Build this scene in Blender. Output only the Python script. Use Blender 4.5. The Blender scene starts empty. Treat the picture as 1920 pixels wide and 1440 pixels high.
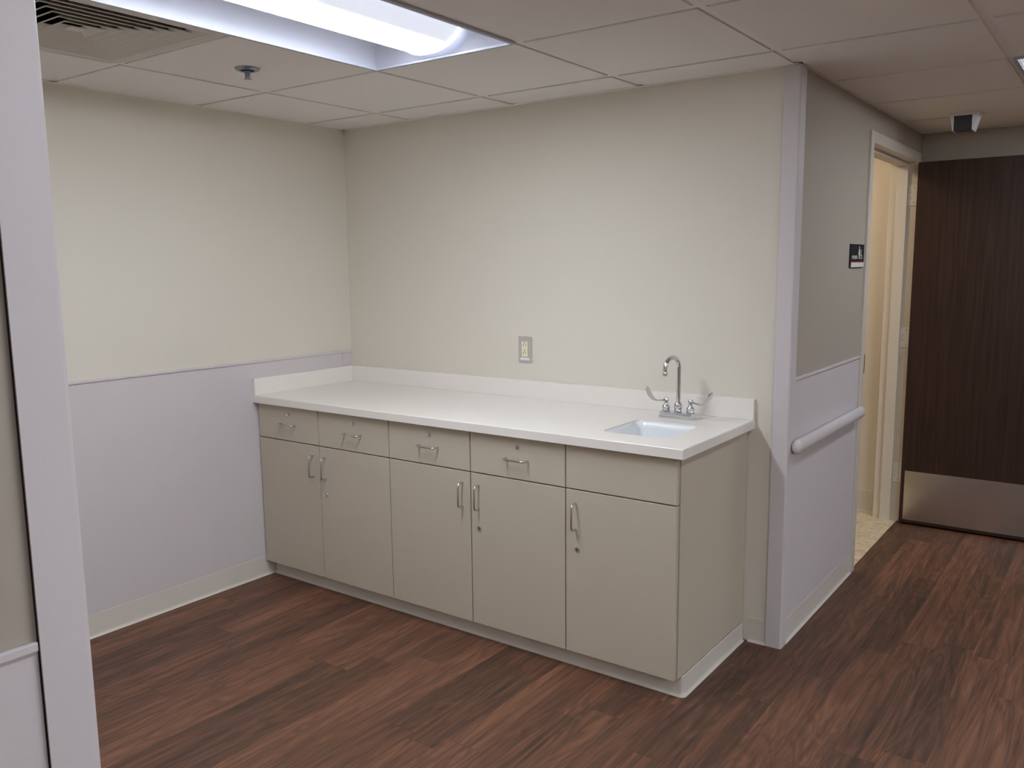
import bpy, bmesh, math, random
from mathutils import Vector, Matrix
random.seed(7)
SC = bpy.context.scene
COL = SC.collection
PI = math.pi

# ------------------------------------------------------------------ measured place (metres)
W, H = 2.2974, 2.1576              # alcove width / corridor wall plane, ceiling height
FAR, YN = 2.095, -2.633            # far wall, near end of the alcove
XR, YR = 6.60, -6.1                # corridor right wall, rear wall
T = 0.6096                         # ceiling module
GX, GY = 0.4665, -0.2357           # ceiling grid origin
HC, CT = 0.883, 0.034              # worktop height and thickness
CD, CL = 0.638, 2.176              # worktop depth and length
WZ = 1.044                         # wainscot height
OY0, OY1, OZ = 0.985, 2.050, 2.049 # door frame outer

# ------------------------------------------------------------------ materials
def lin(c):
    f = lambda v: v/12.92 if v <= .04045 else ((v+.055)/1.055)**2.4
    return tuple(f(v/255) for v in c) + (1,)

def mat(name, rgb, rough=.5, metal=0, var=.03, scale=60, bump=0, bscale=300, spec=.5, emit=None, estr=0, coat=0):
    m = bpy.data.materials.new(name); m.use_nodes = True
    nt = m.node_tree; N = nt.nodes; L = nt.links
    b = N['Principled BSDF']
    b.inputs['Roughness'].default_value = rough
    b.inputs['Metallic'].default_value = metal
    b.inputs['Specular IOR Level'].default_value = spec
    b.inputs['Coat Weight'].default_value = coat
    b.inputs['Coat Roughness'].default_value = .15
    tc = N.new('ShaderNodeTexCoord')
    no = N.new('ShaderNodeTexNoise'); no.inputs['Scale'].default_value = scale; no.inputs['Detail'].default_value = 3
    L.new(tc.outputs['Object'], no.inputs['Vector'])
    mx = N.new('ShaderNodeMix'); mx.data_type = 'RGBA'
    c = lin(rgb)
    mx.inputs['A'].default_value = tuple(min(1, v*(1-var)) for v in c[:3]) + (1,)
    mx.inputs['B'].default_value = tuple(min(1, v*(1+var)) for v in c[:3]) + (1,)
    L.new(no.outputs['Fac'], mx.inputs['Factor'])
    L.new(mx.outputs['Result'], b.inputs['Base Color'])
    if bump:
        n2 = N.new('ShaderNodeTexNoise'); n2.inputs['Scale'].default_value = bscale; n2.inputs['Detail'].default_value = 2
        L.new(tc.outputs['Object'], n2.inputs['Vector'])
        bp = N.new('ShaderNodeBump'); bp.inputs['Strength'].default_value = bump; bp.inputs['Distance'].default_value = .001
        L.new(n2.outputs['Fac'], bp.inputs['Height']); L.new(bp.outputs['Normal'], b.inputs['Normal'])
    if emit:
        b.inputs['Emission Color'].default_value = tuple(emit) + (1,)
        b.inputs['Emission Strength'].default_value = estr
    return m

LAMP_COL = (0.875, 0.94, 1.0)
M = {}
M['cream']   = mat('cream_wall_paint', (217, 211, 200), .75, bump=.15, bscale=220, var=.015, scale=4, spec=.25)
M['taupe']   = mat('taupe_wall_paint', (172, 163, 152), .75, bump=.15, bscale=220, var=.015, scale=4, spec=.25)
M['lav']     = mat('lavender_grey_wall_protection', (206, 199, 202), .6, bump=.25, bscale=420, var=.015, scale=5, spec=.35)
M['guard']   = mat('lavender_grey_corner_guard', (206, 200, 203), .5, bump=.15, bscale=420, var=.012, scale=5, spec=.35)
M['base']    = mat('almond_vinyl_base', (210, 203, 196), .5, var=.02, scale=8)
M['lam']     = mat('beige_laminate', (192, 182, 166), .5, bump=.08, bscale=500, var=.03, scale=700, spec=.35)
M['lamin']   = mat('cabinet_interior', (110, 100, 88), .7)
M['top']     = mat('white_solid_surface', (233, 228, 223), .3, var=.01, scale=200)
M['china']   = mat('white_sink', (231, 233, 237), .2, var=.005)
M['chrome']  = mat('chrome', (215, 216, 220), .08, 1, var=.01)
M['nickel']  = mat('brushed_nickel', (208, 207, 205), .22, 1, var=.04, scale=200)
M['steel']   = mat('brushed_stainless', (214, 213, 211), .26, 1, var=.03, scale=120)
M['hinge']   = mat('satin_hinge_steel', (222, 222, 224), .3, .25, var=.03)
M['dark']    = mat('dark_slot', (22, 20, 20), .7)
M['plate']   = mat('grey_steel_plate', (192, 187, 181), .4, .3, var=.02)
M['ivory']   = mat('ivory_plastic', (228, 222, 194), .4, var=.01)
M['white']   = mat('white_plastic', (226, 226, 230), .4, var=.01)
M['tile']    = mat('acoustic_ceiling_tile', (234, 232, 230), .9, var=.06, scale=350, bump=.5, bscale=260, spec=.1)
M['grid']    = mat('ceiling_grid_enamel', (234, 232, 230), .5, var=.01)
M['grill']   = mat('diffuser_enamel', (205, 200, 194), .5, var=.01)
M['plenum']  = mat('dark_duct', (34, 30, 34), .9)
M['pan']     = mat('white_lamp_pan', (186, 188, 202), .45, var=.005)
M['frame']   = mat('almond_frame_paint', (210, 203, 192), .45, var=.01)
M['black']   = mat('black_sign', (28, 28, 31), .5)
M['signw']   = mat('sign_white', (225, 225, 215), .5)
M['signred'] = mat('sign_red', (190, 50, 60), .5)
M['sprk']    = mat('sprinkler_chrome', (140, 150, 160), .3, .9)
M['window']  = mat('dark_sensor_window', (58, 62, 70), .3)
M['basket']  = mat('lamp_diffuser', (240, 240, 245), .6, emit=LAMP_COL, estr=39)
M['basket4'] = mat('near_hall_lamp_diffuser', (240, 240, 245), .6, emit=LAMP_COL, estr=24)
M['basket_added'] = mat('added_hall_lamp_diffuser', (240, 240, 245), .6, emit=LAMP_COL, estr=84)  # only for the unseen lamps added to brighten the hallway
M['basket2'] = mat('far_hall_lamp_diffuser', (240, 240, 245), .6, emit=LAMP_COL, estr=19)
M['glow']    = mat('perforated_lamp_basket', (235, 235, 240), .6, emit=(.80, .87, 1.0), estr=.6)
M['glowend'] = mat('lamp_basket_end', (235, 235, 240), .6, emit=(.80, .87, 1.0), estr=2.6)
M['warm']    = mat('warm_lamp_diffuser', (240, 230, 210), .6, emit=(1, .80, .56), estr=36)

def floor_mat():
    m = bpy.data.materials.new('dark_walnut_vinyl_plank'); m.use_nodes = True
    nt = m.node_tree; N = nt.nodes; L = nt.links
    b = N['Principled BSDF']; b.inputs['Roughness'].default_value = .5; b.inputs['Specular IOR Level'].default_value = .35
    tc = N.new('ShaderNodeTexCoord'); sp = N.new('ShaderNodeSeparateXYZ'); L.new(tc.outputs['Object'], sp.inputs[0])
    def mth(op, a, bb=None, c=None):
        n = N.new('ShaderNodeMath'); n.operation = op
        for i, v in enumerate((a, bb, c)):
            if v is None: continue
            if isinstance(v, (int, float)): n.inputs[i].default_value = v
            else: L.new(v, n.inputs[i])
        return n.outputs[0]
    def noise(vec, scale, detail=4, rough=.55, dist=0):
        n = N.new('ShaderNodeTexNoise'); n.inputs['Scale'].default_value = scale; n.inputs['Detail'].default_value = detail
        n.inputs['Roughness'].default_value = rough; n.inputs['Distortion'].default_value = dist
        L.new(vec, n.inputs['Vector']); return n.outputs['Fac']
    def comb(x, y, z):
        n = N.new('ShaderNodeCombineXYZ')
        for i, v in enumerate((x, y, z)):
            if isinstance(v, (int, float)): n.inputs[i].default_value = v
            else: L.new(v, n.inputs[i])
        return n.outputs[0]
    def wn(vec):
        n = N.new('ShaderNodeTexWhiteNoise'); n.noise_dimensions = '3D'; L.new(vec, n.inputs['Vector']); return n.outputs['Value']
    PW, PL = .1235, .92
    x, y = sp.outputs['X'], sp.outputs['Y']
    xr = mth('DIVIDE', mth('ADD', x, .053), PW)
    row = mth('FLOOR', xr)
    fx = mth('FRACT', xr)
    off = wn(comb(row, 3.7, 1.3))
    yr = mth('ADD', mth('DIVIDE', y, PL), mth('MULTIPLY', off, 5.0))
    idy = mth('FLOOR', yr)
    fy = mth('FRACT', yr)
    rnd = wn(comb(row, idy, 9.1))
    rnd2 = wn(comb(row, idy, 4.4))
    seed = mth('MULTIPLY', rnd, 37.0)
    # long grain, fine grain, cathedral figure
    g1 = noise(comb(mth('MULTIPLY', x, 44.0), mth('MULTIPLY', y, 1.7), seed), 1.0, 5, .6, .5)
    g2 = noise(comb(mth('MULTIPLY', x, 190.0), mth('MULTIPLY', y, 7.0), seed), 1.0, 3, .6)
    g3 = noise(comb(mth('MULTIPLY', x, 9.0), mth('MULTIPLY', y, 1.1), seed), 1.0, 3, .5, 1.0)
    ring = mth('FRACT', mth('MULTIPLY', g3, 9.0))
    ring = mth('ABSOLUTE', mth('SUBTRACT', ring, .5))
    v = mth('ADD', mth('MULTIPLY', g1, .95), mth('MULTIPLY', g2, .35))
    v = mth('ADD', v, mth('MULTIPLY', ring, .40))
    v = mth('ADD', v, mth('MULTIPLY', rnd2, .24))
    v = mth('SUBTRACT', v, .46)
    cr = N.new('ShaderNodeValToRGB'); L.new(v, cr.inputs['Fac'])
    e = cr.color_ramp.elements
    e[0].position = .05; e[0].color = lin((62, 46, 39))
    e[1].position = .95; e[1].color = lin((160, 109, 82))
    for p, c in ((.30, (88, 63, 50)), (.50, (110, 75, 58)), (.70, (130, 90, 69))):
        q = e.new(p); q.color = lin(c)
    # joints
    jx = mth('MULTIPLY', mth('GREATER_THAN', fx, .008), mth('LESS_THAN', fx, .992))
    jy = mth('MULTIPLY', mth('GREATER_THAN', fy, .0013), mth('LESS_THAN', fy, .9987))
    j = mth('MULTIPLY', jx, jy)
    jf = mth('ADD', mth('MULTIPLY', j, .30), .70)
    hs = N.new('ShaderNodeHueSaturation'); L.new(cr.outputs['Color'], hs.inputs['Color'])
    L.new(jf, hs.inputs['Value'])
    hs.inputs['Saturation'].default_value = 1.0
    L.new(hs.outputs['Color'], b.inputs['Base Color'])
    bp = N.new('ShaderNodeBump'); bp.inputs['Strength'].default_value = .15; bp.inputs['Distance'].default_value = .001
    L.new(g2, bp.inputs['Height']); L.new(bp.outputs['Normal'], b.inputs['Normal'])
    return m
M['floor'] = floor_mat()

def wood_door_mat():
    m = bpy.data.materials.new('dark_walnut_veneer'); m.use_nodes = True
    nt = m.node_tree; N = nt.nodes; L = nt.links
    b = N['Principled BSDF']; b.inputs['Roughness'].default_value = .5; b.inputs['Specular IOR Level'].default_value = .3
    tc = N.new('ShaderNodeTexCoord'); mp = N.new('ShaderNodeMapping'); mp.inputs['Scale'].default_value = (60, 60, 2.2)
    L.new(tc.outputs['Object'], mp.inputs['Vector'])
    no = N.new('ShaderNodeTexNoise'); no.inputs['Scale'].default_value = 1; no.inputs['Detail'].default_value = 5; no.inputs['Distortion'].default_value = .6
    L.new(mp.outputs['Vector'], no.inputs['Vector'])
    cr = N.new('ShaderNodeValToRGB'); L.new(no.outputs['Fac'], cr.inputs['Fac'])
    cr.color_ramp.elements[0].position = .3; cr.color_ramp.elements[0].color = lin((42, 29, 25))
    cr.color_ramp.elements[1].position = .75; cr.color_ramp.elements[1].color = lin((66, 45, 37))
    L.new(cr.outputs['Color'], b.inputs['Base Color'])
    return m
M['veneer'] = wood_door_mat()

def mosaic_mat():
    m = bpy.data.materials.new('beige_mottled_floor'); m.use_nodes = True
    nt = m.node_tree; N = nt.nodes; L = nt.links
    b = N['Principled BSDF']; b.inputs['Roughness'].default_value = .45
    tc = N.new('ShaderNodeTexCoord')
    vo = N.new('ShaderNodeTexVoronoi'); vo.inputs['Scale'].default_value = 55
    L.new(tc.outputs['Object'], vo.inputs['Vector'])
    no = N.new('ShaderNodeTexNoise'); no.inputs['Scale'].default_value = 14; no.inputs['Detail'].default_value = 4
    L.new(tc.outputs['Object'], no.inputs['Vector'])
    sx = N.new('ShaderNodeSeparateColor'); L.new(vo.outputs['Color'], sx.inputs[0])
    ad = N.new('ShaderNodeMath'); ad.operation = 'MULTIPLY_ADD'; ad.inputs[1].default_value = .45
    L.new(sx.outputs[0], ad.inputs[0]); L.new(no.outputs['Fac'], ad.inputs[2])
    cr = N.new('ShaderNodeValToRGB'); L.new(ad.outputs[0], cr.inputs['Fac'])
    cr.color_ramp.elements[0].position = .4; cr.color_ramp.elements[0].color = lin((184, 170, 146))
    cr.color_ramp.elements[1].position = .95; cr.color_ramp.elements[1].color = lin((220, 208, 184))
    L.new(cr.outputs['Color'], b.inputs['Base Color'])
    return m
M['mosaic'] = mosaic_mat()

# ------------------------------------------------------------------ mesh helpers
class MB:
    def __init__(s): s.bm = bmesh.new()
    def _merge(s, b2, mtx=None):
        me = bpy.data.meshes.new('tmp')
        if mtx: bmesh.ops.transform(b2, matrix=mtx, verts=b2.verts)
        b2.to_mesh(me); b2.free(); s.bm.from_mesh(me); bpy.data.meshes.remove(me)
    def box(s, x0, x1, y0, y1, z0, z1, bev=0, seg=2):
        b = bmesh.new(); bmesh.ops.create_cube(b, size=1)
        for v in b.verts:
            v.co = Vector((x0+(v.co.x+.5)*(x1-x0), y0+(v.co.y+.5)*(y1-y0), z0+(v.co.z+.5)*(z1-z0)))
        if bev: bmesh.ops.bevel(b, geom=b.edges[:], offset=bev, segments=seg, affect='EDGES', profile=.5)
        s._merge(b); return s
    def lathe(s, prof, c=(0, 0, 0), seg=32, axis='Z', a0=0, a1=2*PI):
        """prof: list of (r, h)."""
        b = bmesh.new(); full = abs(a1-a0-2*PI) < 1e-6; n = seg if full else seg+1
        rings = []
        for r, h in prof:
            if r < 1e-6: rings.append([b.verts.new((0, 0, h))]); continue
            rings.append([b.verts.new((r*math.cos(a0+(a1-a0)*k/seg), r*math.sin(a0+(a1-a0)*k/seg), h)) for k in range(n)])
        for A, B in zip(rings, rings[1:]):
            for k in range(seg):
                k2 = (k+1) % n
                if len(A) == 1 and len(B) == 1: continue
                if len(A) == 1: b.faces.new((A[0], B[k], B[k2]))
                elif len(B) == 1: b.faces.new((A[k], A[k2], B[0]))
                else: b.faces.new((A[k], A[k2], B[k2], B[k]))
        if full:
            for R in (rings[0], rings[-1]):
                if len(R) > 2: b.faces.new(R)
        R = {'Z': Matrix(), 'Y': Matrix.Rotation(PI/2, 4, 'X'), 'X': Matrix.Rotation(PI/2, 4, 'Y')}[axis]
        bmesh.ops.recalc_face_normals(b, faces=b.faces)
        s._merge(b, Matrix.Translation(c) @ R); return s
    def tube(s, pts, r, seg=12, cap=True):
        b = bmesh.new(); pts = [Vector(p) for p in pts]; rings = []
        rr = r if isinstance(r, (list, tuple)) else [r]*len(pts)
        t0 = (pts[1]-pts[0]).normalized()
        up = Vector((0, 0, 1)) if abs(t0.z) < .9 else Vector((0, 1, 0))
        n = t0.cross(up).normalized()
        for i, p in enumerate(pts):
            t = (pts[min(i+1, len(pts)-1)]-pts[max(i-1, 0)]).normalized()
            n = (n-t*n.dot(t)).normalized(); bi = t.cross(n)
            rings.append([b.verts.new(p+rr[i]*(n*math.cos(2*PI*k/seg)+bi*math.sin(2*PI*k/seg))) for k in range(seg)])
        for A, B in zip(rings, rings[1:]):
            for k in range(seg): b.faces.new((A[k], A[(k+1) % seg], B[(k+1) % seg], B[k]))
        if cap: b.faces.new(rings[0]); b.faces.new(rings[-1])
        bmesh.ops.recalc_face_normals(b, faces=b.faces)
        s._merge(b); return s
    def prism(s, poly, frame, d0, d1):
        """poly in (u,v); frame=(origin, U, V, N); extruded along N from d0 to d1."""
        o, U, V, Nn = [Vector(q) for q in frame]; b = bmesh.new()
        A = [b.verts.new(o+U*u+V*v+Nn*d0) for u, v in poly]; B = [b.verts.new(o+U*u+V*v+Nn*d1) for u, v in poly]
        b.faces.new(A); b.faces.new(B[::-1])
        for k in range(len(poly)): b.faces.new((A[k], B[k], B[(k+1) % len(poly)], A[(k+1) % len(poly)]))
        bmesh.ops.recalc_face_normals(b, faces=b.faces); s._merge(b); return s
    def sweep(s, prof, path):
        """prof (out,z) swept along a plan path [(x,y),...]; 'out' is to the right of travel; mitred."""
        b = bmesh.new(); rings = []; P = [Vector(p) for p in path]
        for i, p in enumerate(P):
            d0 = (P[i]-P[i-1]).normalized() if i else (P[1]-P[0]).normalized()
            d1 = (P[i+1]-P[i]).normalized() if i < len(P)-1 else d0
            n0, n1 = Vector((d0.y, -d0.x)), Vector((d1.y, -d1.x)); n = (n0+n1).normalized(); k = 1/max(.3, n.dot(n0))
            rings.append([b.verts.new((p.x+n.x*o*k, p.y+n.y*o*k, z)) for o, z in prof])
        m = len(prof)
        for A, B in zip(rings, rings[1:]):
            for k in range(m): b.faces.new((A[k], A[(k+1) % m], B[(k+1) % m], B[k]))
        b.faces.new(rings[0]); b.faces.new(rings[-1])
        bmesh.ops.recalc_face_normals(b, faces=b.faces); s._merge(b); return s
    def build(s, name, m, parent=None, smooth=False, kind=None, loc=None):
        me = bpy.data.meshes.new(name); 
        if loc: bmesh.ops.translate(s.bm, vec=-Vector(loc), verts=s.bm.verts)
        s.bm.to_mesh(me); s.bm.free()
        o = bpy.data.objects.new(name, me); COL.objects.link(o)
        me.materials.append(m)
        if smooth:
            for p in me.polygons: p.use_smooth = True
            me.set_sharp_from_angle(angle=math.radians(smooth if smooth is not True else 40))
        if loc: o.location = loc
        if parent:
            o.parent = parent
            bpy.context.view_layer.update()
            o.matrix_parent_inverse = parent.matrix_world.inverted()
        if kind: o['kind'] = kind
        return o
def thing(name, label, cat, loc=(0, 0, 0), group=None):
    o = bpy.data.objects.new(name, None); COL.objects.link(o); o.location = loc; o.empty_display_size = .05
    return tag(o, label, cat, group)
def tag(o, label, cat, group=None):
    o['label'] = label; o['category'] = cat
    if group: o['group'] = group
    return o
def struct(mb, name, m, parent=None, **k):
    return mb.build(name, m, parent, kind='structure', **k)
def dup(root, loc, label):
    r = root.copy(); COL.objects.link(r); r.location = loc; r['label'] = label
    for ch in list(root.children):
        c = ch.copy(); COL.objects.link(c); c.parent = r; c.matrix_parent_inverse = ch.matrix_parent_inverse.copy()
        for g in list(ch.children):
            d = g.copy(); COL.objects.link(d); d.parent = c; d.matrix_parent_inverse = g.matrix_parent_inverse.copy()
    return r

# ------------------------------------------------------------------ setting: floor and walls
TH = .12; ZT = H+.25
struct(MB().box(-.12, XR+.12, YR-.12, FAR+.12, -.1, 0), 'floor', M['floor'])
struct(MB().box(.4, W-.003, .12, FAR, .0, .002), 'floor_restroom', M['mosaic'])
struct(MB().box(-TH, 0, YN-TH, TH, 0, ZT), 'wall_left', M['cream'])
wl = bpy.data.objects['wall_left']
struct(MB().box(0, W-.03, 0, TH, 0, ZT), 'wall_back', M['cream'])
struct(MB().box(0, W-.03, YN-TH, YN, 0, ZT), 'wall_near', M['cream'])
wc = struct(MB().box(W-.03, W, 0, TH, 0, ZT).box(W-TH, W, TH, OY0, 0, ZT).box(W-TH, W, OY0, OY1, OZ, ZT).box(W-TH, W, OY1, FAR, 0, ZT), 'wall_corridor', M['taupe'])
wf = struct(MB().box(W-.03, W, YN-TH, YN, 0, ZT).box(W-TH, W, YR, YN-TH, 0, ZT), 'wall_front', M['taupe'])
struct(MB().box(W-TH, XR, FAR, FAR+TH, 0, ZT), 'wall_far', M['taupe'])
struct(MB().box(XR, XR+TH, YR, FAR+TH, 0, ZT), 'wall_right', M['taupe'])
struct(MB().box(W-TH, XR, YR-TH, YR, 0, ZT), 'wall_rear', M['taupe'])
struct(MB().box(.28, W-TH, FAR, FAR+TH, 0, ZT).box(.28, .4, TH, FAR, 0, ZT), 'wall_restroom', M['cream'])
struct(MB().box(.4, W-TH, TH, FAR, 2.4, 2.45), 'ceiling_restroom', M['tile'])

# wainscot sheets and their caps (glued to the walls)
def wainscot(parent, axis_x, y0, y1, z0=.06, seams=()):
    p = MB().box(axis_x, axis_x+.0022, y0, y1, z0, WZ-.006).build('wainscot_panel', M['lav'], parent)
    c = MB().box(axis_x, axis_x+.0075, y0, y1, WZ-.012, WZ, bev=.002).build('wainscot_cap', M['guard'], p)
    for s in seams:
        MB().box(axis_x+.0015, axis_x+.0045, s-.004, s+.004, .965, WZ-.012, bev=.001).build('seam_strip', M['guard'], p)
wainscot(wl, 0, YN, -.002, seams=(-.062,))
wainscot(wc, W, .0515, OY0-.001)
wainscot(wf, W, YR, YN-.0515)

# vinyl cove bases
def cove(h=.096, t=.003, toe=.012):
    pr = [(0, .0), (toe, 0), (toe, .0015)]
    for k in range(1, 6):
        a = k/6*PI/2; pr.append((toe-(toe-t)*math.sin(a), .0015+.012*(1-math.cos(a))))
    pr += [(t, .0145), (t, h-.001), (t-.001, h), (0, h)]
    return pr
struct(MB().sweep(cove(), [(.0, YN+.012), (.0, -.555)][::1]), 'baseboard_left', M['base'], smooth=30)
struct(MB().sweep(cove(), [(2.175, 0), (W-.052, 0)]), 'baseboard_back', M['base'], smooth=30)
struct(MB().sweep(cove(), [(W, .0525), (W, OY0-.001)]), 'baseboard_corridor', M['base'], smooth=30)
struct(MB().sweep(cove(), [(W, YR+.01), (W, YN-.0525)]), 'baseboard_front', M['base'], smooth=30)
struct(MB().sweep(cove(), [(XR, FAR), (XR, YR)]), 'baseboard_right', M['base'], smooth=30)
struct(MB().sweep(cove(.13), [(.41, FAR), (W-TH-.01, FAR)]), 'baseboard_restroom', M['base'], smooth=30)
struct(MB().sweep(cove(), [(W+.05, FAR), (XR-.01, FAR)]), 'baseboard_far', M['base'], smooth=30)

# corner guards
def guard(cy, sgn, label):
    """vertical L guard on the corner (W, cy); sgn +1: alcove face looks to -y, wall body at +y."""
    f, t, r, k_ = .051, .010, .009, .0025
    def skin(tt, rr, ff):
        o = [(W-ff, cy-sgn*tt)]
        for k in range(9):
            a = k/8*PI/2
            o.append((W+tt-rr+rr*math.sin(a), cy-sgn*(tt-rr)-sgn*rr*math.cos(a)))
        return o+[(W+tt, cy+sgn*ff)]
    O = ((0, 0, 0), (1, 0, 0), (0, 1, 0), (0, 0, 1))
    o = MB().prism(skin(t, r, f)+skin(t-k_, r-k_, f)[::-1], O, .0, H-.004).build('corner_guard', M['guard'], smooth=30)
    inn = [(W+.0002, cy+sgn*(f-.001)), (W+.0002, cy-sgn*.0002), (W-f+.001, cy-sgn*.0002)]
    MB().prism(skin(t-k_-.0002, r-k_-.0002, f-.001)+inn, O, .001, H-.005).build('retainer_gap_shade', M['dark'], o)  # dark block, its colour stands for the shade in the gap behind the guard
    return tag(o, label, 'corner guard', 'corner guards on the wall ends')
guard(0, 1, 'tall lavender-grey corner guard on the wall corner right of the sink counter')
guard(YN, -1, 'tall lavender-grey corner guard on the near wall end at far left of photo')

# ------------------------------------------------------------------ ceiling
xs = [0, GX, GX+T, GX+2*T, GX+3*T]; xc = [GX+3*T, 2.9015, 2.9015+T, 2.9015+2*T, 2.9015+3*T, 2.9015+4*T, 2.9015+5*T, 2.9015+6*T, XR]
k0 = int(math.floor((YR-GY)/T))
ys = [YR]+[GY+k*T for k in range(k0+1, 5) if YR < GY+k*T < FAR-.01]+[FAR]
LIGHTS = {'a': (GX+T, GX+2*T, GY-3*T, GY-T), 'b': (2.9015, 2.9015+T, GY+T, GY+3*T), 'c': (2.9015, 2.9015+T, GY-4*T, GY-2*T), 'd': (2.9015+4*T, 2.9015+5*T, GY-2*T, GY), 'e': (2.9015+4*T, 2.9015+5*T, GY-6*T, GY-4*T)}
DIFF = (GX, GX+T, GY-3*T, GY-2*T)
HOLES = list(LIGHTS.values())+[DIFF]
inhole = lambda x, y: any(a < x < b and c < y < d for a, b, c, d in HOLES)
tm = MB(); gm = MB(); g = .0155
def tile(x0, x1, y0, y1):
    if x1-x0 < .04 or y1-y0 < .04 or inhole((x0+x1)/2, (y0+y1)/2): return
    e = lambda v: 0.001 if v in (0., FAR, XR, YR) else g
    tm.box(x0+(0 if x0 in (0, YR) else g), x1-(0 if x1 in (XR,) else g), y0+(0 if y0 == YR else g), y1-(0 if y1 in (FAR, 0) else g), H, H+.015)
ya = [YN]+[y for y in ys if YN < y < -.01]+[0]
for i in range(len(xs)-1):
    for j in range(len(ya)-1): tile(xs[i], xs[i+1], ya[j], ya[j+1])
for i in range(len(xc)-1):
    for j in range(len(ys)-1): tile(xc[i], xc[i+1], ys[j], ys[j+1])
ce = struct(tm, 'ceiling', M['tile'])
HB = .012
def ybar(x, y0, y1, hw=HB): gm.box(x-hw, x+hw, y0, y1, H+.004, H+.012)
def xbar(y, x0, x1): gm.box(x0, x1, y-HB, y+HB, H+.0042, H+.0122)
for x in xs[1:4]:
    ybar(x, YN, 0)
ybar(xs[4]-.001, YR, 0)
for x in xc[1:-1]: ybar(x, YR, FAR, .017 if x == xc[1] else HB)
def free(y, x0, x1):
    for a, b, c, d in HOLES:
        if abs(a-x0) < .02 and c+.02 < y < d-.02: return False
    return True
for y in ys[1:-1]:
    cells = ([(xs[i], xs[i+1]) for i in range(4)] if YN < y < 0 else [])+[(xc[i], xc[i+1]) for i in range(len(xc)-1)]
    for a, b in cells:
        if free(y, a, b): xbar(y, a+HB, b-HB)
# long lines of the grid run past the lights, so cut nothing in y
gm.build('ceiling_grid', M['grid'], ce)
wa = MB()
wa.box(0, W, -.019, -.0002, H-.0025, H-.0003); wa.box(.0002, .019, YN, 0, H-.0025, H-.0003)
wa.box(W+.0002, W+.019, .0, FAR, H-.0025, H-.0003); wa.box(W, XR, FAR-.019, FAR-.0002, H-.0025, H-.0003)
wa.box(W+.004, W+.019, YR, YN, H-.0025, H-.0003)
struct(wa, 'trim_2', M['grid'])

# ------------------------------------------------------------------ recessed lights
def troffer(key, label, bmat):
    x0, x1, y0, y1 = LIGHTS[key]; x0 += .003; x1 -= .003; y0 += .003; y1 -= .003
    cx, cy = (x0+x1)/2, (y0+y1)/2
    t = thing('ceiling_light', label, 'ceiling light', (cx, cy, H), 'recessed ceiling lights')
    D = .125; f = .012
    # housing: flange frame + curved reflector pan + end plates
    h = MB()
    h.box(x0, x1, y0, y0+f, H-.005, H+.003); h.box(x0, x1, y1-f, y1, H-.005, H+.003)
    h.box(x0, x0+f, y0+f, y1-f, H-.005, H+.003); h.box(x1-f, x1, y0+f, y1-f, H-.005, H+.003)
    h.build('frame', M['pan'], t)
    prof = []
    xa, xb = x0+f, x1-f; n = 14
    for k in range(n+1):                                   # two quarter arches meeting over the lamp basket
        a = k/n*PI/2; prof.append((xa+(cx-.0-xa)*(1-math.cos(a)), H+.002+D*math.sin(a)))
    right = [(2*cx-x, z) for x, z in prof[::-1]][1:]
    inner = prof+right
    outer = [(x+(-.003 if x < cx else .003 if x > cx else 0), z+.003) for x, z in inner][::-1]
    b = MB(); b.prism(inner+outer, ((0, 0, 0), (1, 0, 0), (0, 0, 1), (0, 1, 0)), y0+f, y1-f)
    b.build('reflector', M['pan'], t, smooth=30)
    for ya_, sg in ((y0+f, 1), (y1-f, -1)):
        e = MB()                                           # end plate leaning inwards, filling the arch
        n2 = 24; bm = e.bm; base = []; top = []
        for x, z in inner:
            base.append(bm.verts.new((x, ya_+sg*(z-H)*.55, z)))
        bm.faces.new(base)
        r = bmesh.ops.extrude_face_region(bm, geom=bm.faces[:])
        vs = [q for q in r['geom'] if isinstance(q, bmesh.types.BMVert)]
        bmesh.ops.translate(bm, vec=(0, -sg*.003, .001), verts=vs); bmesh.ops.recalc_face_normals(bm, faces=bm.faces)
        e.build('end_plate', M['pan'], t)
    # lamp basket hanging under the arch: glowing perforated sides, bright lens below, rounded ends
    R, zt_, zb, sag = .128, H+.112, H+.003, .050
    bot = lambda u: zb+sag*(abs(u)/R)**2.6
    us = [R*(1-k/10) for k in range(21)]
    F = ((cx, 0, 0), (1, 0, 0), (0, 0, 1), (0, 1, 0))
    full = [(R, zt_)]+[(u, bot(u)) for u in us]+[(-R, zt_)]
    ya0, ya1 = y0+f+.055, y1-f-.055
    MB().prism(full, F, ya0, ya1).build('lamp_basket', M['glow'], t, smooth=30)
    lo_ = [(u, bot(u)-.002) for u in us if abs(u) < .084]
    MB().prism(lo_+[(u, v+.0025) for u, v in lo_[::-1]], F, ya0, ya1).build('diffuser', bmat, t, smooth=40)
    for ya_ in (ya0-.003, ya1+.0005):
        MB().prism([(u*1.03, v-(.005 if v < zb+.06 else 0)) for u, v in full], F, ya_, ya_+.0025).build('end_cap', M['glowend'], t)
    return t
troffer('a', 'lit recessed ceiling light over the counter alcove', M['basket'])
troffer('b', 'recessed ceiling light of the hallway cut by the right edge of the photo', M['basket2'])
troffer('c', 'recessed ceiling light overhead in the hallway, beside the alcove and above the view', M['basket4'])

troffer('d', 'added unseen fill light in the ceiling at the far right side of the hallway', M['basket_added'])  # unseen lamp, added to brighten the hallway from the right
troffer('e', 'added unseen fill light in the ceiling behind the viewer, right side of the hallway', M['basket_added'])  # another unseen lamp, added for more light on the hallway side

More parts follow.
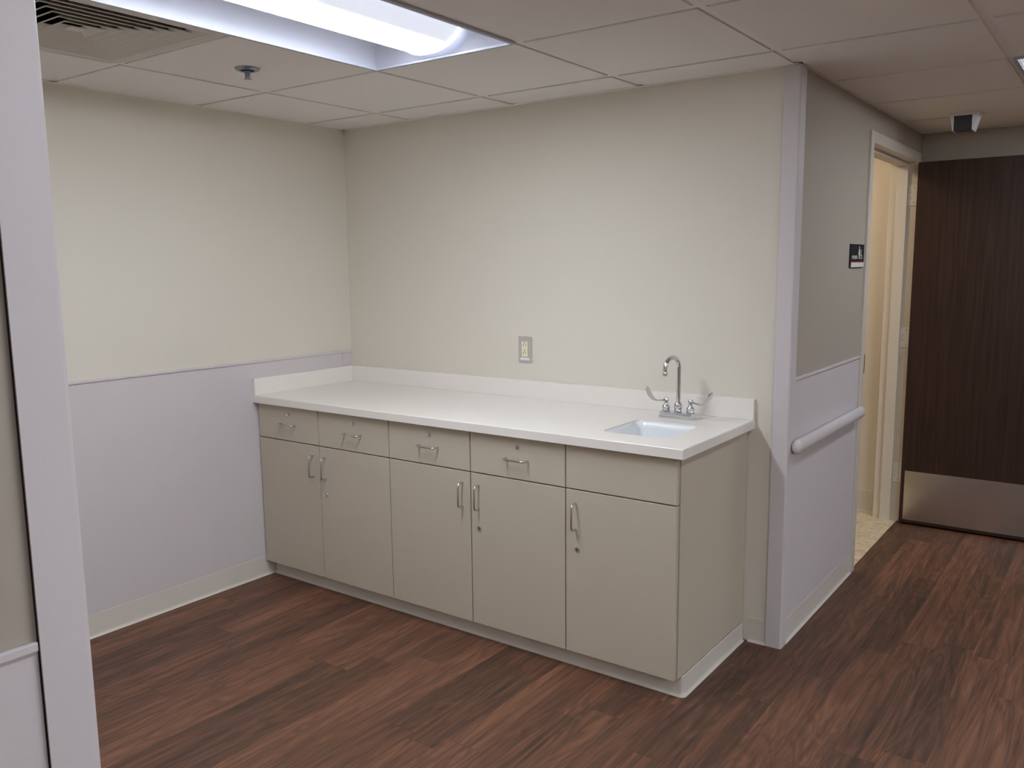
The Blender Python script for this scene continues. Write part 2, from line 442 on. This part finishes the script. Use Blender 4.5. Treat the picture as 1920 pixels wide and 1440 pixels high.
# ------------------------------------------------------------------ air diffuser
def diffuser():
    x0, x1, y0, y1 = [v+s for v, s in zip(DIFF, (.006, -.006, .006, -.006))]
    cx, cy = (x0+x1)/2, (y0+y1)/2; hw = (x1-x0)/2
    t = thing('air_diffuser', 'square louvred ceiling air diffuser beside the alcove light', 'air vent', (cx, cy, H))
    def ring(r0, z0, r1, z1, th):
        """square ring going from half-size r0 at z0 (inner, high) to r1 at z1 (outer, low)."""
        m = MB(); bm = m.bm; L = []
        for r, z in ((r0, z0), (r1, z1), (r1+.004, z1), (r1+.004, z1+th), (r1, z1+th+.001), (r0, z0+th)):
            L.append([bm.verts.new((cx+sx*r, cy+sy*r, z)) for sx, sy in ((-1, -1), (1, -1), (1, 1), (-1, 1))])
        n = len(L)
        for i in range(n):
            A, B = L[i], L[(i+1) % n]
            for k in range(4): bm.faces.new((A[k], A[(k+1) % 4], B[(k+1) % 4], B[k]))
        bmesh.ops.recalc_face_normals(bm, faces=bm.faces); return m
    fr = MB()
    fw = .0365
    fr.box(x0, x1, y0, y0+fw, H-.001, H+.006); fr.box(x0, x1, y1-fw, y1, H-.001, H+.006)
    fr.box(x0, x0+fw, y0+fw, y1-fw, H-.001, H+.006); fr.box(x1-fw, x1, y0+fw, y1-fw, H-.001, H+.006)
    fr.build('frame', M['grill'], t)
    pl = MB(); zt = H+.12; q = hw-.02
    pl.box(cx-q, cx+q, cy-q, cy+q, zt, zt+.004); pl.box(cx-q-.004, cx-q, cy-q, cy+q, H+.006, zt); pl.box(cx+q, cx+q+.004, cy-q, cy+q, H+.006, zt)
    pl.box(cx-q, cx+q, cy-q-.004, cy-q, H+.006, zt); pl.box(cx-q, cx+q, cy+q, cy+q+.004, H+.006, zt)
    pl.build('duct_box', M['plenum'], t)
    n = 7
    for k in range(n):
        r1 = .258-.0335*k; ring(r1-.025, H+.017, r1, H+.000, .0015).build('louvre', M['grill'], t)
    MB().box(cx-.022, cx+.022, cy-.022, cy+.022, H+.001, H+.004).build('centre_plate', M['grill'], t)
diffuser()

# ------------------------------------------------------------------ sprinkler
sx, sy = .752, -1.148
t = thing('fire_sprinkler', 'chrome pendent fire sprinkler on the ceiling tile between vent and back wall', 'sprinkler', (sx, sy, H))
MB().lathe([(.043, .0), (.043, -.001), (.040, -.006), (.030, -.010), (.024, -.008), (.024, .0)], (sx, sy, H), 32).build('escutcheon', M['sprk'], t, smooth=True)
MB().lathe([(.0, .0), (.012, .0), (.012, -.012), (.007, -.016), (.005, -.026), (.0, -.026)], (sx, sy, H-.004), 20).build('nozzle', M['sprk'], t, smooth=True)
fr = MB()
for s in (-1, 1):
    fr.tube([(sx+s*.011, sy, H-.010), (sx+s*.013, sy, H-.020), (sx+s*.009, sy, H-.030), (sx+s*.002, sy, H-.036)], .0022, 8)
fr.build('frame_arms', M['sprk'], t, smooth=True)
df = MB().lathe([(0, 0), (.006, 0), (.007, -.0015), (.0, -.003)], (sx, sy, H-.0352), 24)
for k in range(8):
    a = k*PI/4; c, s = math.cos(a), math.sin(a)
    df.prism([(.004, -.0022), (.0125, -.003), (.0125, .003), (.004, .0022)], ((sx, sy, H-.0362), (c, s, 0), (-s, c, 0), (0, 0, 1)), -.0006, .0006)
df.build('deflector', M['sprk'], t)

# ------------------------------------------------------------------ base cabinets
BX = [.008, .4198, .8501, 1.2811, 1.715, 2.1495]
ZB, ZG = .075, .6846
FY = -.613                                             # face of doors and drawers
G = .0023
def pull(parent, c, vertical):
    """wire pull centred on c (on the face)."""
    x, z = c; L, D, r = .048, .030, .0038
    q = []
    for u, d in ((-L, -.0005), (-L, D*.55), (-L+.003, D*.83), (-L+.010, D*.97), (-L+.016, D), (0, D), (L-.016, D), (L-.010, D*.97), (L-.003, D*.83), (L, D*.55), (L, -.0005)):
        q.append((x, FY-d, z+u) if vertical else (x+u, FY-d, z))
    m = MB().tube(q, r, 10)
    return m.build('handle', M['nickel'], parent, smooth=True)
def lock(parent, x, z):
    m = MB().lathe([(.0, .0), (.0095, .0), (.0095, .003), (.0085, .0045), (.0065, .005), (.0055, .0035), (.0, .0035)], (x, FY+.0005, z), 24, 'Y')
    m.box(x-.0007, x+.0007, FY-.0045, FY-.0028, z-.0042, z+.0042)
    return m.build('lock', M['chrome'], parent, smooth=True)
def carcass(x0, x1, t):
    b = MB(); s = .018
    yb = FY+.0225; zt = HC-CT-.001
    b.box(x0, x0+s, yb, -.004, ZB, zt, .0008, 1); b.box(x1-s, x1, yb, -.004, ZB, zt, .0008, 1)
    b.box(x0+s, x1-s, yb, -.004, ZB, ZB+s); b.box(x0+s, x1-s, -.012, -.004, ZB+s, zt)
    b.box(x0+s, x1-s, yb, yb+.02, zt-.02, zt); b.box(x0+s, x1-s, yb, yb+.02, ZG-.012, ZG+.012)
    b.box(x0+(0.001), x1-.001, -.5555, -.006, .0, ZB)      # plinth
    return b.build('body', M['lam'], t)
def front(name, x0, x1, z0, z1, t):
    return MB().box(x0+G, x1-G, FY, FY+.019, z0, z1, .0012, 2).build(name, M['lam'], t)
ZD1 = HC-CT-.0065
def cabinet(i, label):
    x0, x1 = BX[i], BX[i+2]
    if i+2 < 5: x1 -= .0006
    t = thing('base_cabinet', label, 'cabinet', (x0, -.3, 0), 'base cabinets under the counter')
    carcass(x0, x1, t)
    for k in (i, i+1):
        d = front('drawer', BX[k], BX[k+1], ZG+G, ZD1, t)
        xm = (BX[k]+BX[k+1])/2+.006
        pull(d, (xm, .761), False); lock(d, xm+.002, .811)
        d = front('door', BX[k], BX[k+1], ZB+.001, ZG-G, t)
        left = k == i
        pull(d, (BX[k+1]-.040 if left else BX[k]+.040, .589), True)
        if not left: lock(d, BX[k]+.040, .467)
cabinet(0, 'beige two-door base cabinet with two drawers, at the left end against the wall')
cabinet(2, 'beige two-door base cabinet with two drawers, between left cabinet and sink cabinet')
t = thing('base_cabinet', 'beige single-door base cabinet under the sink, at the right end', 'cabinet', (BX[4], -.3, 0), 'base cabinets under the counter')
carcass(BX[4]+.0006, BX[5], t)
front('false_drawer_front', BX[4], BX[5]-.002, ZG+G, ZD1, t)
d = front('door', BX[4], BX[5]-.002, ZB+.001, ZG-G, t)
pull(d, (BX[4]+.043, .587), True); lock(d, BX[4]+.050, .467)

# cove base wrapped round the cabinet plinths
def rounded(path, r, n=6):
    P = [Vector(p) for p in path]; out = [P[0]]
    for a, b, c in zip(P, P[1:], P[2:]):
        d0, d1 = (a-b).normalized(), (c-b).normalized(); s, e = b+d0*r, b+d1*r
        for k in range(n+1):
            u = k/n; out.append(s*(1-u)**2+b*2*u*(1-u)+e*u*u)
    return out+[P[-1]]
pth = rounded([(.013, -.557), (2.152, -.557), (2.152, -.013)], .008)
struct(MB().sweep(cove(ZB-.001, .0035, .013), pth), 'baseboard_cabinets', M['base'], smooth=30)

# ------------------------------------------------------------------ worktop
def rrect(x0, x1, y0, y1, r, n=6):
    o = []
    for cx, cy, a in ((x1-r, y1-r, 0), (x0+r, y1-r, PI/2), (x0+r, y0+r, PI), (x1-r, y0+r, 1.5*PI)):
        for k in range(n+1): o.append((cx+r*math.cos(a+k/n*PI/2), cy+r*math.sin(a+k/n*PI/2)))
    return o
SX0, SX1, SY0, SY1 = 1.800, 2.058, -.512, -.228
t = thing('countertop', 'long white solid-surface countertop on the base cabinets', 'countertop', (0, 0, HC-CT))
mb = MB(); bm = mb.bm
def loop(pts, z):
    v = [bm.verts.new((x, y, z)) for x, y in pts]
    return [bm.edges.new((v[k], v[(k+1) % len(v)])) for k in range(len(v))]
ed = loop([(.003, -CD), (CL, -CD), (CL, -.0005), (.003, -.0005)], HC)+loop(rrect(SX0, SX1, SY0, SY1, .03), HC)
bmesh.ops.triangle_fill(bm, use_beauty=True, edges=ed)
r = bmesh.ops.extrude_face_region(bm, geom=bm.faces[:])
bmesh.ops.translate(bm, vec=(0, 0, -CT), verts=[q for q in r['geom'] if isinstance(q, bmesh.types.BMVert)])
bmesh.ops.recalc_face_normals(bm, faces=bm.faces)
be = [e for e in bm.edges if all(abs(v.co.z-HC) < 1e-5 for v in e.verts) and (all(abs(v.co.y+CD) < 1e-4 for v in e.verts) or all(abs(v.co.x-CL) < 1e-4 for v in e.verts))]
be += [e for e in bm.edges if all(abs(v.co.x-CL) < 1e-4 and abs(v.co.y+CD) < 1e-4 for v in e.verts)]
bmesh.ops.bevel(bm, geom=be, offset=.004, segments=3, affect='EDGES', profile=.5)
mb.build('slab', M['top'], t)
MB().box(.003, CL, -.019, -.0005, HC, HC+.0785, .0015, 2).build('backsplash', M['top'], t)
MB().box(.003, .0215, -CD+.001, -.019, HC, HC+.0785, .0015, 2).build('side_splash', M['top'], t)

# sink
t = thing('sink', 'white undermount sink basin set in the right end of the counter', 'sink', ((SX0+SX1)/2, (SY0+SY1)/2, HC-CT))
mb = MB(); bm = mb.bm; rings = []
def ring(ins, z, r):
    pts = rrect(SX0+ins, SX1-ins, SY0+ins, SY1-ins, r, 6); return [bm.verts.new((x, y, z)) for x, y in pts]
zt = HC-CT-.001
spec = [(.0032, HC-.004, .027), (.0045, HC-.030, .027), (.008, zt-.06, .034), (.014, zt-.105, .042), (.026, zt-.124, .05), (.047, zt-.134, .05), (.085, zt-.139, .03)]
rings = [ring(*s) for s in spec]
for A, B in zip(rings, rings[1:]):
    for k in range(len(A)): bm.faces.new((A[k], A[(k+1) % len(A)], B[(k+1) % len(A)], B[k]))
bm.faces.new(rings[-1]); bmesh.ops.recalc_face_normals(bm, faces=bm.faces)
o = mb.build('basin', M['china'], t, smooth=50)
so = o.modifiers.new('solid', 'SOLIDIFY'); so.thickness = .0028; so.offset = 1 if sum(p.normal.z for p in o.data.polygons) < 0 else -1
MB().lathe([(.0, .002), (.018, .002), (.03, .004), (.034, .003), (.034, .0), (.0, .0)], ((SX0+SX1)/2, (SY0+SY1)/2, zt-.139), 28).build('drain', M['chrome'], t, smooth=True)

# faucet
FX, FYC = 1.920, -.130
t = thing('faucet', 'chrome gooseneck faucet with two wrist-blade handles behind the sink', 'faucet', (FX, FYC, HC))
base = MB()
base.prism(rrect(FX-.078, FX+.078, FYC-.027, FYC+.027, .02, 6), ((0, 0, HC), (1, 0, 0), (0, 1, 0), (0, 0, 1)), .0, .006)
base.prism(rrect(FX-.074, FX+.074, FYC-.023, FYC+.023, .018, 6), ((0, 0, HC), (1, 0, 0), (0, 1, 0), (0, 0, 1)), .006, .024)
base.build('base', M['chrome'], t, smooth=30)
for s in (-1, 1):
    hx = FX+s*.051
    h = MB().lathe([(.0, .0), (.0155, .0), (.016, .005), (.0145, .009), (.0165, .014), (.0150, .021), (.0095, .026), (.0085, .030), (.0, .030)], (hx, FYC, HC+.0235), 28).build('valve_body', M['chrome'], t, smooth=True)
    hd = MB().lathe([(.0, .0), (.0075, .0), (.0075, .010), (.0105, .013), (.0105, .022), (.008, .026), (.0, .027)], (hx, FYC, HC+.050), 24)
    # blade: flat paddle rising at the tip
    dx, dy = (-1, .05) if s < 0 else (.95, -.2)
    n = math.hypot(dx, dy); dx, dy = dx/n, dy/n
    zc = HC+.066
    prof = [(.004, 0, .006, .0045), (.022, -.002, .0065, .0035), (.040, -.004, .0095, .0027), (.056, .001, .0140, .0024), (.068, .013, .0175, .0022), (.077, .028, .0185, .0022), (.082, .040, .0150, .0022), (.084, .045, .010, .002), (.085, .048, .004, .0018)]
    bm2 = hd.bm; R_ = []
    if s > 0: prof = [(u*1.12, z, wd*1.08, th) for u, z, wd, th in prof]
    for i, (u, z, wd, th) in enumerate(prof):
        a, b_ = prof[max(i-1, 0)], prof[min(i+1, len(prof)-1)]
        tu, tz = b_[0]-a[0], b_[1]-a[1]; l = math.hypot(tu, tz); nu, nz = -tz/l, tu/l
        q = []
        for k in range(12):
            an = k/12*2*PI; w_ = wd*math.cos(an); h_ = th*math.sin(an)
            uu = u+nu*h_; zz = z+nz*h_
            q.append(bm2.verts.new((hx+dx*uu-dy*w_, FYC+dy*uu+dx*w_, zc+zz)))
        R_.append(q)
    for A, B in zip(R_, R_[1:]):
        for k in range(12): bm2.faces.new((A[k], A[(k+1) % 12], B[(k+1) % 12], B[k]))
    bm2.faces.new(R_[0]); bm2.faces.new(R_[-1]); bmesh.ops.recalc_face_normals(bm2, faces=bm2.faces)
    hd.build('handle', M['chrome'], t, smooth=True)
sp = MB().lathe([(.0, .0), (.0145, .0), (.0150, .008), (.0130, .012), (.0160, .018), (.0165, .028), (.0130, .037), (.0095, .041), (.0, .041)], (FX, FYC, HC+.0235), 28)
sp.build('spout_collar', M['chrome'], t, smooth=True)
dirx, diry = -.2, -.98; R0 = .043; zt = 1.078
pts = [(FX, FYC, HC+.06), (FX, FYC, 1.0), (FX, FYC, zt)]
for k in range(1, 17):
    a = k/16*PI; d = R0*(1-math.cos(a)); pts.append((FX+dirx*d, FYC+diry*d, zt+R0*math.sin(a)))
pts.append((FX+dirx*2*R0, FYC+diry*2*R0, zt-.010))
m = MB().tube(pts, .0085, 18)
m.lathe([(.0, .0), (.0095, .0), (.0098, .012), (.0088, .014), (.0, .014)], (FX+dirx*2*R0, FYC+diry*2*R0, zt-.022), 20)
m.build('spout', M['chrome'], t, smooth=True)

# ------------------------------------------------------------------ outlet
ox, oz = 1.116, 1.098
t = thing('wall_outlet', 'duplex outlet with grey cover plate on the back wall above the counter', 'outlet', (ox, 0, oz))
MB().box(ox-.036, ox+.036, -.0065, -.0003, oz-.058, oz+.058, .003, 3).build('cover_plate', M['plate'], t)
rc = MB().box(ox-.0165, ox+.0165, -.0085, -.006, oz-.032, oz+.036, .001, 1).build('receptacle', M['ivory'], t)
sl = MB()
for z in (oz+.021, oz-.015):
    for dx_, h_ in ((-.0065, .0045), (.0065, .0036)): sl.box(ox+dx_-.0011, ox+dx_+.0011, -.0088, -.0083, z-h_, z+h_)
    sl.lathe([(0, 0), (.0026, 0), (.0026, .0004), (0, .0004)], (ox, -.0084, z+.0105), 12, 'Y')
sl.build('slots', M['dark'], rc)
MB().box(ox-.024, ox+.024, -.0072, -.0064, oz-.047, oz-.036).build('label_strip', M['white'], t)

# ------------------------------------------------------------------ handrail
zc = .789
hr = MB(); y0, y1 = .035, .945
def stad(rx, rz, n=20): return [(rx*math.cos(2*PI*k/n), rz*math.sin(2*PI*k/n)) for k in range(n)]
t = thing('handrail', 'lavender-grey wall handrail below the wainscot cap beside the restroom door', 'handrail', (W, .5, zc))
hr.prism(stad(.0195, .0265), ((W+.030, 0, zc), (1, 0, 0), (0, 0, 1), (0, 1, 0)), y0, y1)
hr.build('rail', M['guard'], t, smooth=30)
for ya_, sg in ((y0, -1), (y1, 1)):
    m = MB(); bm = m.bm; R_ = []
    for k in range(6):
        a = k/6*PI/2; s_ = math.cos(a)
        R_.append([bm.verts.new((W+.030+.0005*0+x*s_*1.03-(1-s_)*.012, ya_+sg*.018*math.sin(a), zc+z*s_*1.03)) for x, z in stad(.0195, .0265)])
    for A, B in zip(R_, R_[1:]):
        for k in range(20): bm.faces.new((A[k], A[(k+1) % 20], B[(k+1) % 20], B[k]))
    bm.faces.new(R_[0]); bm.faces.new(R_[-1]); bmesh.ops.recalc_face_normals(bm, faces=bm.faces)
    m.build('end_cap', M['guard'], t, smooth=True)
MB().box(W+.0022, W+.018, y0+.005, y1-.005, zc-.018, zc+.014, .002, 1).build('mounting_strip', M['guard'], t)

# ------------------------------------------------------------------ door frame, door leaf
FW = .051; FXo, FXi = W+.012, W-.132
f = MB()
f.box(FXi, FXo, OY0, OY0+FW, 0, OZ, .0015, 1); f.box(FXi, FXo, OY1-FW, OY1, 0, OZ, .0015, 1)
f.box(FXi, FXo, OY0+FW, OY1-FW, OZ-FW, OZ, .0015, 1)
S0, S1 = W-.092, W-.037
f.box(S0, S1, OY0+FW, OY0+FW+.016, 0, OZ-FW); f.box(S0, S1, OY1-FW-.016, OY1-FW, 0, OZ-FW)
f.box(S0, S1, OY0+FW+.016, OY1-FW-.016, OZ-FW-.016, OZ-FW)
fr = struct(f, 'trim_1', M['frame'])
JY = OY1-FW
for z in (1.825, 1.052, .283):
    hp = MB().box(W-.036, FXo-.0005, JY-.0025, JY+.0005, z-.057, z+.057, .003, 2).build('hinge_plate', M['hinge'], fr)
    for dz, dx in ((.040, -.012), (.014, -.030), (-.014, -.030), (-.040, -.012)):
        MB().lathe([(0, 0), (.0045, 0), (.004, .0012), (0, .0012)], (FXo+dx-.004, JY-.0024, z+dz), 12, 'Y').build('screw', M['plate'], hp)
MB().box(FXo-.030, FXo+.0022, OY0+FW-.001, OY0+FW+.0015, .955, 1.045).build('strike_plate', M['dark'], fr)
DY0, DY1 = JY-.046, JY-.003
dx0, dx1 = FXo+.006, FXo+.006+.935
dl = struct(MB().box(dx0, dx1, DY0, DY1, .012, OZ-FW-.006, .0015, 1), 'door_1', M['veneer'])
kp = MB().box(dx0+.020, dx1-.02, DY0-.0015, DY0+.0002, .030, .310).build('kick_plate', M['steel'], dl)
for kx in range(5):
    for z in (.038, .302):
        x = dx0+.028+kx*(dx1-dx0-.056)/4
        MB().lathe([(0, 0), (.0042, 0), (.0036, .001), (0, .0012)], (x, DY0-.0014, z), 12, 'Y').build('screw', M['nickel'], kp)
for z in (1.825, 1.052, .283):
    MB().lathe([(0, -.059), (.004, -.058), (.0065, -.055), (.0065, .055), (.004, .058), (0, .059)], (FXo+.0045, DY1-.0, z), 14).build('hinge_knuckle', M['hinge'], dl, smooth=True)
# lever handle set near the free edge, on both faces
for sg, yy in ((-1, DY0), (1, DY1)):
    lv = MB().lathe([(0, 0), (.032, 0), (.032, .006), (.028, .009), (0, .009)], (dx1-.07, yy, 1.0), 24, 'Y' if sg < 0 else 'Y')
    if sg > 0: bmesh.ops.translate(lv.bm, vec=(0, .009, 0), verts=lv.bm.verts)
    lv.tube([(dx1-.07, yy, 1.0), (dx1-.07, yy+sg*.04, 1.0), (dx1-.075, yy+sg*.05, 1.0), (dx1-.09, yy+sg*.052, 1.0), (dx1-.18, yy+sg*.052, 1.0)], .008, 10)
    lv.build('lever_handle', M['nickel'], dl, smooth=True)

# ------------------------------------------------------------------ restroom sign
sy0, sy1, sz0, sz1 = .742, .962, 1.445, 1.547
sw, sh = sy1-sy0, sz1-sz0
t = thing('restroom_sign', 'small black and cream WOMEN restroom sign beside the door frame', 'sign', (W, (sy0+sy1)/2, (sz0+sz1)/2))
MB().box(W+.0002, W+.0065, sy0, sy1, sz0, sz1, .001, 1).build('plate', M['black'], t)
FRM = ((W+.0065, sy0, sz1), (0, 1, 0), (0, 0, -1), (1, 0, 0))
def R(u0, u1, v0, v1): return [(u0*sw, v0*sh), (u1*sw, v0*sh), (u1*sw, v1*sh), (u0*sw, v1*sh)]
MB().prism(R(.05, .995, .775, .975), FRM, -.0002, .0008).build('cream_strip', M['signw'], t)
MB().prism(R(.05, .995, .735, .768), FRM, -.0002, .0006).build('red_line', M['signred'], t)
def circ(u, v, r, n=14): return [(u+r*math.cos(2*PI*k/n), v+r*math.sin(2*PI*k/n)) for k in range(n)]
wo = MB(); cu = .625*sw
wo.prism(circ(cu, .135*sh, .0055), FRM, -.0002, .0008)
wo.prism([(cu-.007, .20*sh), (cu+.007, .20*sh), (cu+.013, .46*sh), (cu-.013, .46*sh)], FRM, -.0002, .0008)
wo.prism([(cu-.006, .46*sh), (cu-.001, .46*sh), (cu-.001, .63*sh), (cu-.006, .63*sh)], FRM, -.0002, .0008)
wo.prism([(cu+.001, .46*sh), (cu+.006, .46*sh), (cu+.006, .63*sh), (cu+.001, .63*sh)], FRM, -.0002, .0008)
wo.build('woman_symbol', M['signw'], t)
wh = MB(); cu = .775*sw
wh.prism(circ(cu-.004, .265*sh, .0048), FRM, -.0002, .0008)
wh.prism([(cu-.007, .32*sh), (cu-.001, .32*sh), (cu+.001, .46*sh), (cu+.012, .46*sh), (cu+.019, .60*sh), (cu+.014, .61*sh), (cu+.008, .50*sh), (cu-.005, .50*sh)], FRM, -.0002, .0008)
for k in range(14):
    a0, a1 = .5+k/14*4.3, .5+(k+1)/14*4.3; c0 = (cu-.001, .53*sh)
    P_ = lambda a, r: (c0[0]+r*math.cos(a), c0[1]+r*math.sin(a))
    wh.prism([P_(a0, .0095), P_(a1, .0095), P_(a1, .0122), P_(a0, .0122)], FRM, -.0002, .0008)
wh.build('wheelchair_symbol', M['signw'], t)
fc = bpy.data.curves.new('women_text', 'FONT'); fc.body = 'WOMEN'; fc.size = 1; fc.extrude = .01; fc.align_x = 'CENTER'
fo = bpy.data.objects.new('women_text', fc); COL.objects.link(fo)
bpy.context.view_layer.update()
me = bpy.data.meshes.new_from_object(fo.evaluated_get(bpy.context.evaluated_depsgraph_get()))
bpy.data.objects.remove(fo)
w_ = max(v.co.x for v in me.vertices)-min(v.co.x for v in me.vertices); h_ = max(v.co.y for v in me.vertices)
kx, kz = .40*sw/w_, .155*sh/h_
for v in me.vertices:
    x, y, z = v.co; v.co = (W+.0066+z*.05, sy0+.295*sw+x*kx, sz1-.635*sh+y*kz)
me.materials.clear(); me.materials.append(M['signw'])
lo = bpy.data.objects.new('lettering', me); COL.objects.link(lo); lo.parent = t
bpy.context.view_layer.update(); lo.matrix_parent_inverse = t.matrix_world.inverted()

# ------------------------------------------------------------------ ceiling sensor
qx0, qx1, qy0 = 2.535, 2.655, 1.47
t = thing('ceiling_sensor', 'white box sensor with dark front window on the hallway ceiling near the dark door', 'sensor', ((qx0+qx1)/2, qy0+.06, H))
MB().box(qx0-.004, qx1+.004, qy0-.004, qy0+.12, H-.014, H, .003, 2).build('mounting_plate', M['white'], t)
z0, z1 = H-.014, H-.083
for poly in ([(qx0, z0), (qx0+.016, z0), (qx0+.016, z1), (qx0+.013, z1)], [(qx1-.026, z0), (qx1, z0), (qx1-.021, z1), (qx1-.026, z1)]):
    MB().prism(poly, ((0, 0, 0), (1, 0, 0), (0, 0, 1), (0, 1, 0)), qy0+.004, qy0+.10).build('side_cheek', M['white'], t)
MB().box(qx0+.015, qx1-.025, qy0+.012, qy0+.095, H-.080, H-.014).build('front_window', M['window'], t)

# ------------------------------------------------------------------ restroom lamp (round ceiling fitting behind the wall)
t = thing('ceiling_light', 'round warm ceiling light inside the restroom, out of sight', 'ceiling light', (1.5, 1.3, 2.4))
MB().lathe([(0, 0), (.17, 0), (.17, -.03), (.16, -.035), (0, -.035)], (1.5, 1.3, 2.4), 32).build('housing', M['white'], t, smooth=True)
MB().lathe([(0, 0), (.155, 0), (.15, -.03), (.10, -.05), (0, -.06)], (1.5, 1.3, 2.365), 32).build('diffuser', M['warm'], t, smooth=True)

# ------------------------------------------------------------------ world, camera, view
wd = bpy.data.worlds.new('world'); SC.world = wd; wd.use_nodes = True
wd.node_tree.nodes['Background'].inputs[0].default_value = (.01, .01, .012, 1)
cam = bpy.data.cameras.new('camera'); co = bpy.data.objects.new('camera', cam); COL.objects.link(co)
yaw, pitch, roll, fpx, px, py = -.6290, -.1446, -.0105, 1604.386, -.4374, 10.5638
cy_, sy_ = math.cos(yaw), math.sin(yaw); cp, sp_ = math.cos(pitch), math.sin(pitch)
fwd = Vector((sy_*cp, cy_*cp, sp_)); rt = Vector((cy_, -sy_, 0)); up = rt.cross(fwd)
r2 = rt*math.cos(roll)+up*math.sin(roll); u2 = -rt*math.sin(roll)+up*math.cos(roll)
mw = Matrix.Identity(4)
for i in range(3): mw[i][0], mw[i][1], mw[i][2] = r2[i], u2[i], -fwd[i]
mw.translation = (3.3087, -3.1223, 1.4723)
co.matrix_world = mw
cam.sensor_fit = 'HORIZONTAL'; cam.sensor_width = 36; cam.lens = fpx/1920*36
cam.shift_x = -px/1920; cam.shift_y = py/1920; cam.clip_start = .02
SC.camera = co
SC.view_settings.view_transform = 'Standard'; SC.view_settings.look = 'None'
SC.view_settings.gamma = 1; SC.view_settings.use_curve_mapping = False; SC.view_settings.exposure = .18
SC.cycles.max_bounces = 10; SC.cycles.diffuse_bounces = 6
